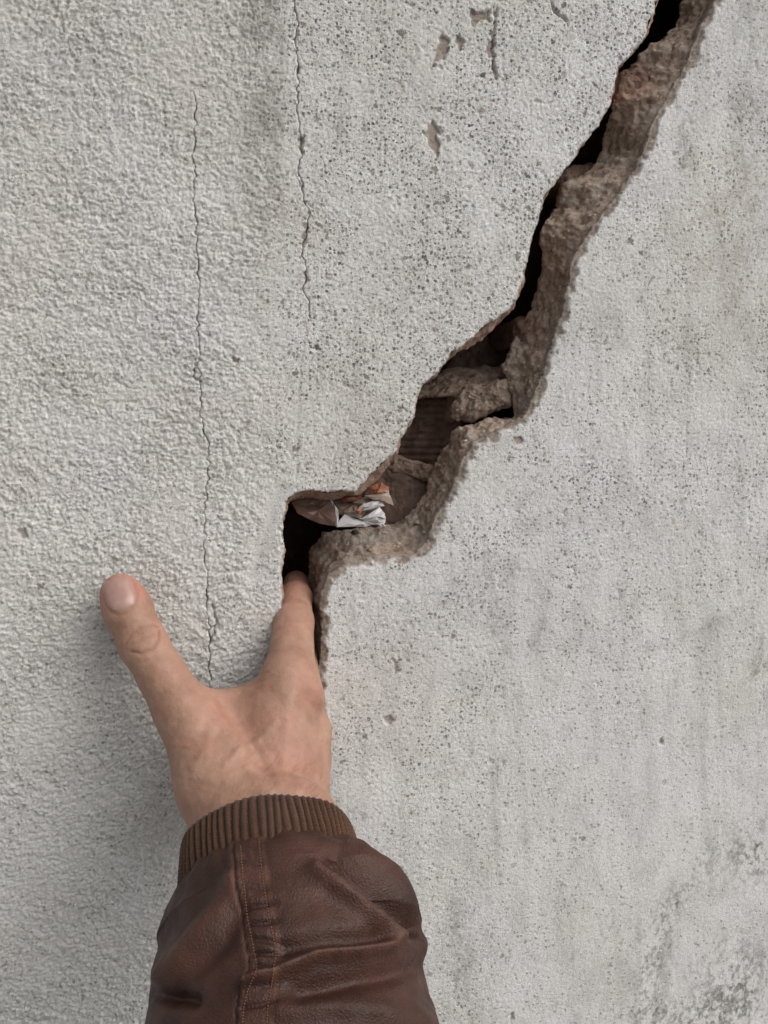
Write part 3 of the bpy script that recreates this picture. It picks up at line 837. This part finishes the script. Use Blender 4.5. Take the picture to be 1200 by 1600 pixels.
disp = np.zeros(len(HV)); crease = np.zeros(len(HV)); red = np.zeros(len(HV)); hairy = np.zeros(len(HV))
def cr(poly, w, dep, col):
    global disp, crease
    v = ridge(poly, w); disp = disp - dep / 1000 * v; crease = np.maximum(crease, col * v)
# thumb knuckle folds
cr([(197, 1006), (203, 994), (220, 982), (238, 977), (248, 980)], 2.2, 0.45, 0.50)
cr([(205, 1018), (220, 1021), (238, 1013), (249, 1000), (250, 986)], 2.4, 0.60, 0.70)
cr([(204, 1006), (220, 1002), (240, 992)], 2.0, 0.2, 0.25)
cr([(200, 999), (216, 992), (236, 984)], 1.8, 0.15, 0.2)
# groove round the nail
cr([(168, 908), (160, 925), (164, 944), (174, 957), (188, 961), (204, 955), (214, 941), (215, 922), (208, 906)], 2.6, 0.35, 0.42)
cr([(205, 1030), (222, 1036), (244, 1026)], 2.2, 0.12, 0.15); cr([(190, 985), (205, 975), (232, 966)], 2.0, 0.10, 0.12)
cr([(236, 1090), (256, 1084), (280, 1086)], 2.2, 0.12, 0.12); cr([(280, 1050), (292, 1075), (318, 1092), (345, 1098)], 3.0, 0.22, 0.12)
# folds in the web
cr([(388, 1066), (402, 1056), (418, 1050)], 2.0, 0.25, 0.3); cr([(380, 1074), (400, 1067), (416, 1062)], 2.0, 0.18, 0.2)
cr([(262, 1170), (285, 1168), (310, 1176)], 2.5, 0.14, 0.12); cr([(272, 1212), (300, 1222), (330, 1228)], 3, 0.14, 0.12)
cr([(428, 985), (450, 978), (485, 984)], 2.2, 0.15, 0.12)
# tendons and knuckles
disp += 0.0015 * ridge([(330, 1098), (362, 1150), (392, 1200), (415, 1240)], 13) - 0.0014 * ridge([(352, 1095), (388, 1150), (410, 1195)], 16)
disp += 0.0012 * ridge([(455, 1085), (448, 1150), (440, 1230)], 13) + 0.0011 * ridge([(480, 1120), (472, 1180), (465, 1235)], 12)
disp += 0.0006 * ridge([(352, 1195), (376, 1170), (402, 1158), (430, 1128)], 6) + 0.0005 * ridge([(402, 1158), (420, 1185), (430, 1215)], 6) + 0.0005 * ridge([(300, 1200), (322, 1170), (330, 1140)], 7)
disp += 0.0012 * ridge([(296, 1098), (304, 1108)], 24)
disp += 0.0010 * ridge([(497, 1078), (500, 1090)], 14) + 0.0011 * ridge([(508, 1140), (510, 1152)], 14)
disp += 0.00030 * f3(HV / 0.006, 3, 5) * face - 0.00010 * np.abs(n3(HV * np.array([1.0, 1.0, 2.2]) / 0.0032, 9)) * face
red = 0.80 * ridge([(160, 935), (170, 905), (205, 900), (218, 920)], 14) + 0.30 * ridge([(478, 1070), (488, 1090)], 22) + 0.22 * ridge([(440, 1185), (478, 1210)], 40) + 0.35 * ridge([(460, 925), (464, 905)], 22) + 0.15 * ridge([(330, 1110), (380, 1130)], 30)
hairy = 0.34 * ridge([(395, 1232), (440, 1212), (500, 1215)], 24) * np.clip(0.6 + f2(hx / 9, hy / 16, 3, 3), 0, 1) + 0.10 * ridge([(330, 1250), (350, 1270)], 40)
# seat of the nail
HV = HV + HN * disp[:, None]
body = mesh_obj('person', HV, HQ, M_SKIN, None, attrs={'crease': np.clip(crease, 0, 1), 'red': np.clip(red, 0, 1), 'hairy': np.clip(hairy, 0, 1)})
tag(body, "person's right hand in brown jacket sleeve gripping the cracked wall, fingers in the gap", 'person')

# nail: a curved plate lying on the thumb
from mathutils.bvhtree import BVHTree
hand_tree = BVHTree.FromPolygons([tuple(v) for v in HV], [tuple(int(i) for i in q) for q in HQ])
def onto(tree, px, py, lift=0.0):
    d = FW + RT * (px - 600) / FPX + UP * (800 - py) / FPX
    d = Vector(d).normalized()
    hit = tree.ray_cast(Vector(CAM), d)
    if hit[0] is None: return None, None
    n = hit[1] if hit[1].dot(d) < 0 else -hit[1]
    return np.array(hit[0] + n * lift), np.array(n)
def nail_patch():
    nu, nv = 26, 22
    a0, ang = np.array([187.0, 928.5]), math.radians(-17)     # nail centre and lean in the photo
    ax = np.array([math.sin(ang), -math.cos(ang)]); bx = np.array([math.cos(ang), math.sin(ang)])
    rows = []; lun = []
    for i in range(nu):
        u = i / (nu - 1) * 2 - 1                         # -1 at the cuticle, 1 at the free edge
        wdt = 27.5 * (1 - abs(u) ** 3.2 * 0.55 if u < 0 else 1 - u ** 4 * 0.40)
        for j in range(nv):
            v = j / (nv - 1) * 2 - 1
            uu = u * 30 + (-1 if u < 0 else 0.6) * -4 * v * v * abs(u)
            p = a0 + ax * uu + bx * v * wdt
            edge = max(abs(v), abs(u)) ** 6
            q, n = onto(hand_tree, p[0], p[1], 0.00050 - 0.0011 * edge)
            if q is None: q = rows[-1]
            rows.append(q); lun.append(1.0 if (u < -0.55 + 0.25 * (1 - v * v)) else 0.0)
            if u > 0.86: lun[-1] = 0.8
    P = np.array(rows).reshape(nu, nv, 3)
    back = P + np.array([0, 0.0009, 0])
    V_ = np.concatenate([P.reshape(-1, 3), back.reshape(-1, 3)])
    q1 = grid_quads(nu, nv); n0 = nu * nv
    rim_ = [i for i in range(nv)] + [i * nv + nv - 1 for i in range(1, nu)] + [(nu - 1) * nv + j for j in range(nv - 2, -1, -1)] + [i * nv for i in range(nu - 2, 0, -1)]
    q3 = [(rim_[k], rim_[(k + 1) % len(rim_)], rim_[(k + 1) % len(rim_)] + n0, rim_[k] + n0) for k in range(len(rim_))]
    return mesh_obj('thumb_nail', V_, np.concatenate([q1, q1[:, ::-1] + n0, np.array(q3)]), M_NAIL, body, attrs={'lunula': np.array(lun + lun)})
nail_patch()

# ------------------------------------------------------------------ jacket sleeve with ribbed cuff
E1 = np.cross(AX, np.array([0, 0, 1.0])); E1 /= np.linalg.norm(E1)
if E1 @ RT < 0: E1 = -E1
E2 = np.cross(E1, AX)
if E2 @ FW > 0: E2 = -E2                                               # faces the camera
def ring(s, r, th, squash=1.0, off=(0, 0)):
    """s metres back from the cuff mouth along the forearm"""
    c = RC - AX * s + E1 * off[0] + E2 * off[1]
    return c + np.multiply.outer(np.cos(th) * r, E1) + np.multiply.outer(np.sin(th) * r * squash, E2)

def make_cuff():
    ribs, per = 74, 10
    th = np.linspace(0, 2 * math.pi, ribs * per, endpoint=False)
    prof_ = [(0.010, 0.0285), (0.004, 0.0290), (0.0008, 0.0300), (-0.0004, 0.0312), (0.0004, 0.0325)] + [(x, 0.0330 + 0.0012 * math.sin(x / 0.03 * math.pi) + 0.02 * x) for x in np.linspace(0.002, 0.026, 34)] + [(0.028, 0.031)]
    rows = []; gro = []
    for k, (s_, r_) in enumerate(prof_):
        wob = 0.0006 * np.sin(3 * th + 1 + s_ * 60) + 0.0004 * np.sin(7 * th + 2)
        ph = ribs * th + 0.9 * np.sin(th * 5 + s_ * 90) + 0.6 * np.sin(th * 11 + 1) + 0.5 * np.sin(th * 17 - s_ * 140)
        c = 0.5 + 0.5 * np.cos(ph)
        ribh = 0.0012 * np.sqrt(np.clip(c, 0, 1))
        knit = 0.00018 * np.sin(s_ / 0.0014 * 2 * math.pi + ph * 0.0)
        r = r_ + wob + (ribh - 0.0008 + knit * c if k > 3 else 0)
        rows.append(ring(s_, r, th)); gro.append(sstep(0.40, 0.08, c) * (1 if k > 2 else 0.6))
    P = np.array(rows)
    return P, np.array(gro)
def sleeve_r(s_):
    return np.interp(s_, [0.014, 0.018, 0.023, 0.032, 0.045, 0.065, 0.095, 0.14, 0.20, 0.27, 0.34],
                     [0.0335, 0.0362, 0.0400, 0.0448, 0.0472, 0.0472, 0.0468, 0.0495, 0.0520, 0.055, 0.056])
def make_sleeve():
    nt = 420
    th = np.linspace(0, 2 * math.pi, nt, endpoint=False)
    ss = np.concatenate([np.linspace(0.0160, 0.13, 330), np.linspace(0.131, 0.34, 90)])
    P = np.array([ring(s_, float(sleeve_r(s_)), th, 0.96, off=(0.0015 * float(sstep(0.015, 0.045, s_)) + 0.0032 * math.exp(-((s_ - 0.036) / 0.018) ** 2), 0.0)) for s_ in ss])
    N = normals_of(P, True)
    axis = np.array([RC - AX * s_ for s_ in ss])[:, None, :]
    N *= np.sign((N * (P - axis)).sum(-1).mean())
    pxx, pyy, _ = project(P)
    vw = P - CAM; vw /= np.linalg.norm(vw, axis=-1, keepdims=True)
    fc = sstep(-0.15, 0.25, -(N * vw).sum(-1))
    def rd(poly, w): return np.exp(-(seg_dist(pxx, pyy, poly)[0] / w) ** 2) * fc
    def side(poly):
        """signed distance to a polyline read top to bottom (positive on its right)"""
        d_, t_ = seg_dist(pxx, pyy, poly)
        xs_ = np.interp(pyy, [p[1] for p in poly], [p[0] for p in poly])
        return np.where(pxx > xs_, d_, -d_)
    D = np.zeros(pxx.shape)
    # big folds: mm, photo pixel courses
    D += 3.8 * rd([(494, 1360), (554, 1406), (600, 1442), (622, 1462)], 12)
    D -= 6.0 * rd([(524, 1346), (562, 1374), (602, 1402), (646, 1450)], 15)
    D += 3.0 * rd([(548, 1320), (612, 1362), (654, 1424), (668, 1488)], 15)
    D += 4.2 * rd([(385, 1540), (433, 1523), (492, 1496), (560, 1488), (606, 1478)], 10)
    D -= 4.6 * rd([(470, 1548), (540, 1532), (610, 1520), (650, 1512)], 19)
    D -= 3.0 * rd([(445, 1480), (520, 1468), (592, 1464)], 15)
    D += 2.6 * rd([(256, 1528), (300, 1472), (340, 1420), (362, 1380)], 20)
    D -= 2.2 * rd([(262, 1560), (310, 1510), (352, 1470), (372, 1430)], 18)
    D -= 2.4 * rd([(252, 1470), (290, 1425), (330, 1385)], 22)
    D -= 4.0 * rd([(232, 1552), (262, 1556), (300, 1562)], 14)
    D += 2.4 * rd([(440, 1580), (520, 1572), (600, 1580), (660, 1600)], 20)
    D -= 2.0 * rd([(650, 1545), (672, 1552)], 16)
    D += 1.6 * rd([(425, 1330), (470, 1318), (520, 1326)], 14) - 1.4 * rd([(300, 1392), (350, 1355)], 10)
    D += 1.4 * f3(P / 0.03, 2, 5) + 0.45 * f3(P / 0.010, 2, 9)
    # gathers where the leather meets the cuff
    gat = np.exp(-(ss - 0.0160) / 0.010)[:, None]
    D += gat * (0.9 * np.sin(th * 23 + 2 * np.sin(th * 3)) * 0.6)[None, :]
    # seam strip: two lines, the left a stepped edge
    s1 = [(368, 1322), (372, 1370), (379, 1433), (390, 1490), (394, 1514), (380, 1545), (373, 1575), (371, 1610), (371, 1700)]
    s2 = [(404, 1310), (409, 1360), (417, 1417), (426, 1460), (431, 1490), (424, 1540), (418, 1580), (417, 1610), (417, 1700)]
    a1, a2 = side(s1), side(s2)
    strip = sstep(-1.5, 1.5, a1) * sstep(3, -3, a2) * fc
    D += 0.75 * sstep(-1.2, 1.2, a1) * sstep(60, 5, a1) * fc
    D -= 0.7 * np.exp(-((a1 + 1.5) / 2.0) ** 2) * fc + 0.45 * np.exp(-(a2 / 2.4) ** 2) * fc + 0.35 * np.exp(-((a1 - 9) / 2.0) ** 2) * fc
    puck = np.zeros(pxx.shape)
    for (yy, aa, dd_) in ((1352, -4, .6), (1382, 6, .7), (1421, -9, 1.6), (1447, -6, 1.5), (1468, 4, 1.2), (1493, -3, 1.9), (1512, 7, .8), (1548, -8, 1.1), (1578, -10, 1.0)):
        tt = np.clip(a1 / (a1 - a2 + 1e-6), -0.2, 1.5)
        g_ = np.exp(-((pyy - yy - aa * tt) / 5.0) ** 2) * sstep(-2, 8, a1) * sstep(28, -6, a2) * fc
        puck = np.maximum(puck, g_ * dd_)
    D -= 1.1 * puck
    D *= 0.001
    Pd = P + N * D[..., None]
    wear_highlight = 0.55 * np.exp(-((a1 + 4) / 5) ** 2) * fc * (pyy < 1530) + 0.55 * np.exp(-((a2 - 5) / 5) ** 2) * fc + 0.35 * strip * np.clip(f2(pxx / 9, pyy / 14, 3, 2) + .1, 0, 1)
    wear_highlight += 0.35 * rd([(494, 1360), (554, 1406), (622, 1462)], 10) + 0.32 * rd([(385, 1540), (433, 1523), (492, 1496), (575, 1487), (632, 1468)], 9) + 0.15 * rd([(256, 1528), (300, 1472), (362, 1380)], 14)  # fold ridges: highlights painted as lighter leather colour
    wear_highlight *= np.clip(0.75 + 0.8 * f3(P / 0.006, 3, 31), 0.1, 1.2)
    dark = np.clip(0.75 * np.exp(-((a1 + 1.2) / 1.6) ** 2) * fc + 0.5 * np.clip(puck, 0, 1) + 0.35 * np.exp(-(a2 / 1.5) ** 2) * fc, 0, 1)
    sl_ = mesh_obj('jacket_sleeve', Pd.reshape(-1, 3), grid_quads(len(ss), nt, True), M_LEATHER, body,
                   attrs={'wear_highlight': np.clip(wear_highlight, 0, 0.8).ravel(), 'seamdark': dark.ravel()})
    tree = BVHTree.FromPolygons([tuple(v) for v in Pd.reshape(-1, 3)], [tuple(int(i) for i in q) for q in grid_quads(len(ss), nt, True)])
    # stitches: short thread lying along the seam lines
    k = NT('brown_thread'); mt = k.done((0.145, 0.072, 0.046), 0.85)
    sv, sq = [], []
    for poly, off in ((s1, 7.5), (s2, 0.0)):
        pr = resample(poly[:-1], 62)
        for q in range(0, 60):
            pa, pb = pr[q], pr[q] + (pr[q + 1] - pr[q]) * 0.62
            A_, nA_ = onto(tree, pa[0] + off, pa[1], 0.0001); B_, nB_ = onto(tree, pb[0] + off, pb[1], 0.0001)
            if A_ is None or B_ is None or np.linalg.norm(A_ - B_) > 0.006: continue
            d_ = (B_ - A_) / (np.linalg.norm(B_ - A_) + 1e-9); sde = np.cross(d_, nA_)
            b0 = len(sv)
            for f_, rr in ((0, 0.3), (0.2, 1), (0.8, 1), (1, 0.3)):
                c_ = A_ + (B_ - A_) * f_
                for a_ in range(6):
                    w_ = a_ / 6 * 2 * math.pi
                    sv.append(c_ + (sde * math.cos(w_) + nA_ * math.sin(w_)) * 0.00026 * rr)
            for i_ in range(3):
                for a_ in range(6):
                    sq.append((b0 + i_ * 6 + a_, b0 + i_ * 6 + (a_ + 1) % 6, b0 + i_ * 6 + 6 + (a_ + 1) % 6, b0 + i_ * 6 + 6 + a_))
    mesh_obj('seam_stitching', sv, sq, mt, sl_)['kind'] = 'stuff'
    return sl_
sleeve = make_sleeve()
CP, CG = make_cuff()
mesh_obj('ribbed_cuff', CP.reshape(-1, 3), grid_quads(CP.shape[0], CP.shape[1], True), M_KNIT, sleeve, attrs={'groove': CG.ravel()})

# fine arm hairs above the cuff
def arm_hair():
    k = NT('arm_hair'); mt = k.done((0.16, 0.085, 0.048), 0.6)
    R = np.random.default_rng(8)
    v, f = [], []
    for _ in range(300):
        px, py = R.uniform(330, 512), R.uniform(1150, 1262)
        if R.random() > (py - 1140) / 110 or R.random() > 0.25 + (px - 330) / 200: continue
        p, n_ = onto(hand_tree, px, py, 0.0)
        if p is None or p[1] > -0.02: continue
        q, _ = onto(hand_tree, px + R.uniform(2, 14), py - R.uniform(4, 14), 0.0008 + R.random() * 0.0006)
        if q is None or np.linalg.norm(q - p) > 0.008: continue
        mid = (p + q) / 2 + n_ * 0.0006
        sd_ = np.cross(q - p, n_); sd_ /= np.linalg.norm(sd_) + 1e-9
        w_ = 0.000035; b0 = len(v)
        for c_, ww in ((p, 1), (mid, 0.9), (q, 0.25)):
            v += [c_ + sd_ * w_ * ww, c_ - sd_ * w_ * ww * 0.5 + n_ * w_ * ww, c_ - sd_ * w_ * ww * 0.5 - n_ * w_ * ww]
        for i_ in range(2):
            for a_ in range(3):
                f.append((b0 + i_ * 3 + a_, b0 + i_ * 3 + (a_ + 1) % 3, b0 + i_ * 3 + 3 + (a_ + 1) % 3, b0 + i_ * 3 + 3 + a_))
    mesh_obj('arm_hair', v, f, mt, body)['kind'] = 'stuff'
arm_hair()

# ------------------------------------------------------------------ crumpled wrapper pushed into the crack
wrapper = bpy.data.objects.new('crumpled_wrapper', None)
COL.objects.link(wrapper)
wrapper.location = at(560, 822, 0.02)
tag(wrapper, 'crumpled silver and orange paper wrapper stuffed on the ledge of the crack', 'wrapper')
wrapper_inv = -np.array(wrapper.location)
def mat_foil():
    k = NT('printed_silver_paper')
    a = k.attr('print')
    c = k.ramp(a, [(0.0, (0.50, 0.49, 0.49)), (0.30, (0.38, 0.36, 0.35)), (0.36, (0.24, 0.185, 0.15)), (0.58, (0.17, 0.12, 0.095)), (0.68, (0.15, 0.045, 0.028)), (0.80, (0.19, 0.060, 0.036)), (0.90, (0.26, 0.10, 0.052))])
    m = k.done(c, 0.42, k.bump(k.noise(300, 3), 0.2, 0.0006), 0.5)
    return m
M_FOIL = mat_foil()
def facets(name, label, polys):
    """crumpled paper: each fold is a facet with a lifted crease, given in photo pixels with its own depths"""
    R = np.random.default_rng(len(polys) * 7 + len(name))
    V_, T_, pr = [], [], []
    for poly, d_top, d_bot, val_, lift in polys:
        pts_ = [(420 + a / 4.286, 740 + b / 4.286) for a, b in poly]
        ys = [p[1] for p in pts_]; y_a, y_b = min(ys), max(ys)
        ring_ = []
        for q, p in enumerate(pts_):                       # a point between every two corners makes the edge uneven
            p2 = pts_[(q + 1) % len(pts_)]
            ring_ += [p, ((p[0] + p2[0]) / 2 + R.normal() * 0.9, (p[1] + p2[1]) / 2 + R.normal() * 0.9)]
        dep = [d_top + (d_bot - d_top) * (p[1] - y_a) / (y_b - y_a + 1e-6) + R.normal() * 0.0005 for p in ring_]
        out_ = [at(p[0], p[1], d_) for p, d_ in zip(ring_, dep)]
        cx_, cy_ = np.mean([p[0] for p in ring_]), np.mean([p[1] for p in ring_])
        mids_ = [at(cx_ + (p[0] - cx_) * 0.5 + R.normal() * 0.8, cy_ + (p[1] - cy_) * 0.5 + R.normal() * 0.8, d_ - lift * 0.6 + R.normal() * 0.0006) for p, d_ in zip(ring_, dep)]
        cen_ = at(cx_, cy_, float(np.mean(dep)) - lift)
        nn = len(ring_); front = out_ + mids_ + [cen_]
        b0 = len(V_); nb = len(front)
        V_ += front + [v + np.array([0, 0.0004, 0]) for v in front]
        for q in range(nn):
            q2 = (q + 1) % nn
            for tri in ((q, q2, nn + q), (q2, nn + q2, nn + q), (nn + q, nn + q2, 2 * nn)):
                T_.append([b0 + t_ for t_ in tri]); T_.append([b0 + nb + t_ for t_ in tri[::-1]])
            T_ += [[b0 + q2, b0 + q, b0 + nb + q], [b0 + q2, b0 + nb + q, b0 + nb + q2]]
        pv = np.clip(val_ + R.normal(size=nb) * 0.03, 0, 1)
        pr += list(pv) + list(pv)
    o = mesh_obj(name, np.array(V_) + wrapper_inv, None, M_FOIL, wrapper, tris=np.array(T_), attrs={'print': np.array(pr)}, smooth=False)
    o['label'] = label
    return o
facets('wrapper_flap', 'brown folded flap at the left end of the wrapper', [
    ([(150, 195), (300, 165), (420, 175), (455, 260), (462, 352), (340, 335), (190, 265)], 0.014, 0.004, 0.60, 0.0020),
    ([(412, 172), (440, 210), (468, 265), (460, 357), (446, 350), (448, 270)], 0.006, 0.0005, 0.12, 0.0008)])
facets('wrapper_body', 'dark brown and red printed upper folds of the wrapper', [
    ([(405, 180), (540, 148), (660, 165), (610, 290), (500, 285), (455, 262)], 0.016, 0.007, 0.56, 0.0015),
    ([(478, 142), (545, 118), (628, 148), (612, 178), (500, 194)], 0.014, 0.010, 0.78, 0.0020),
    ([(500, 258), (585, 196), (650, 250), (610, 305), (535, 292)], 0.008, 0.004, 0.42, 0.0018),
    ([(560, 196), (655, 150), (700, 182), (640, 232)], 0.010, 0.006, 0.50, 0.0018)])
facets('wrapper_fold', 'orange tipped beige folds at the right end of the wrapper', [
    ([(662, 118), (690, 78), (752, 56), (804, 88), (806, 132), (722, 142)], 0.012, 0.008, 0.90, 0.0022),
    ([(640, 148), (800, 122), (838, 214), (772, 196), (700, 178)], 0.008, 0.004, 0.38, 0.0020),
    ([(572, 246), (642, 226), (606, 276)], 0.003, 0.002, 0.92, 0.0008)])
facets('wrapper_fold', 'bright silver folds along the bottom of the wrapper', [
    ([(632, 204), (762, 176), (776, 218), (702, 238), (590, 250)], 0.005, 0.003, 0.15, 0.0020),
    ([(455, 358), (508, 272), (566, 300), (645, 322), (782, 286), (778, 334), (690, 344), (600, 356)], 0.005, -0.001, 0.10, 0.0022),
    ([(610, 304), (742, 224), (778, 268), (784, 304), (700, 326)], 0.003, -0.001, 0.05, 0.0028),
    ([(735, 345), (768, 336), (786, 352), (750, 366)], 0.0, -0.001, 0.12, 0.0008)])

# ------------------------------------------------------------------ crumbs lying on the ledge
be_tree = None
def ledge_tree():
    me = be.data
    co = np.empty(len(me.vertices) * 3, np.float32); me.vertices.foreach_get('co', co)
    vi = np.empty(len(me.loops), np.int32); me.loops.foreach_get('vertex_index', vi)
    return BVHTree.FromPolygons([tuple(v) for v in co.reshape(-1, 3)], [tuple(int(i) for i in q) for q in vi.reshape(-1, 4)])
be_tree = ledge_tree()
def chip(px, py, size, col, label, seed):
    p, n_ = onto(be_tree, px, py, 0.0)
    if p is None: return
    R = np.random.default_rng(seed)
    nu, nv = 12, 16
    th = np.linspace(0, 2 * math.pi, nv, endpoint=False); ph = np.linspace(0.06, math.pi - 0.06, nu)
    S = np.stack([np.sin(ph)[:, None] * np.cos(th), np.sin(ph)[:, None] * np.sin(th), np.cos(ph)[:, None] + 0 * th], -1)
    S = S * (1 + 0.35 * n3(S * 1.3, seed) + 0.12 * n3(S * 3, seed + 2))[..., None]
    S = np.sign(S) * np.abs(S) ** 0.85 * np.array([1.3, 0.9, 0.65]) * size / 2000
    k = NT('stone'); mt = k.done(k.ramp(k.noise(500, 3), [(0.3, tuple(c * 0.6 for c in col)), (0.7, col)]), 0.9, k.bump(k.noise(1500, 3), 0.5, 0.0004), 0.2)
    o = mesh_obj('stone_chip', S.reshape(-1, 3), grid_quads(nu, nv, True), mt)
    o.location = Vector(p) + Vector(n_) * size / 2000 * 0.45
    o.rotation_euler = (0.3, 0.2, R.uniform(0, 6))
    tag(o, label, 'stone', 'stone chips on the ledge of the crack')
chip(554, 834, 3.6, (0.075, 0.06, 0.052), 'dark stone chip lying just below the crumpled wrapper', 3)
chip(654, 816, 2.6, (0.42, 0.36, 0.30), 'pale stone chip to the right of the crumpled wrapper', 4)
chip(664, 832, 2.2, (0.45, 0.38, 0.31), 'pale stone chip at the right end of the ledge', 5)
chip(602, 834, 2.4, (0.50, 0.46, 0.42), 'white crumb touching the lower right of the wrapper', 6)
chip(727, 690, 2.0, (0.60, 0.56, 0.52), 'tiny white grit below the ribbed brick', 7)
chip(578, 860, 2.0, (0.44, 0.38, 0.30), 'small beige crumb low on the mortar under the wrapper', 8)
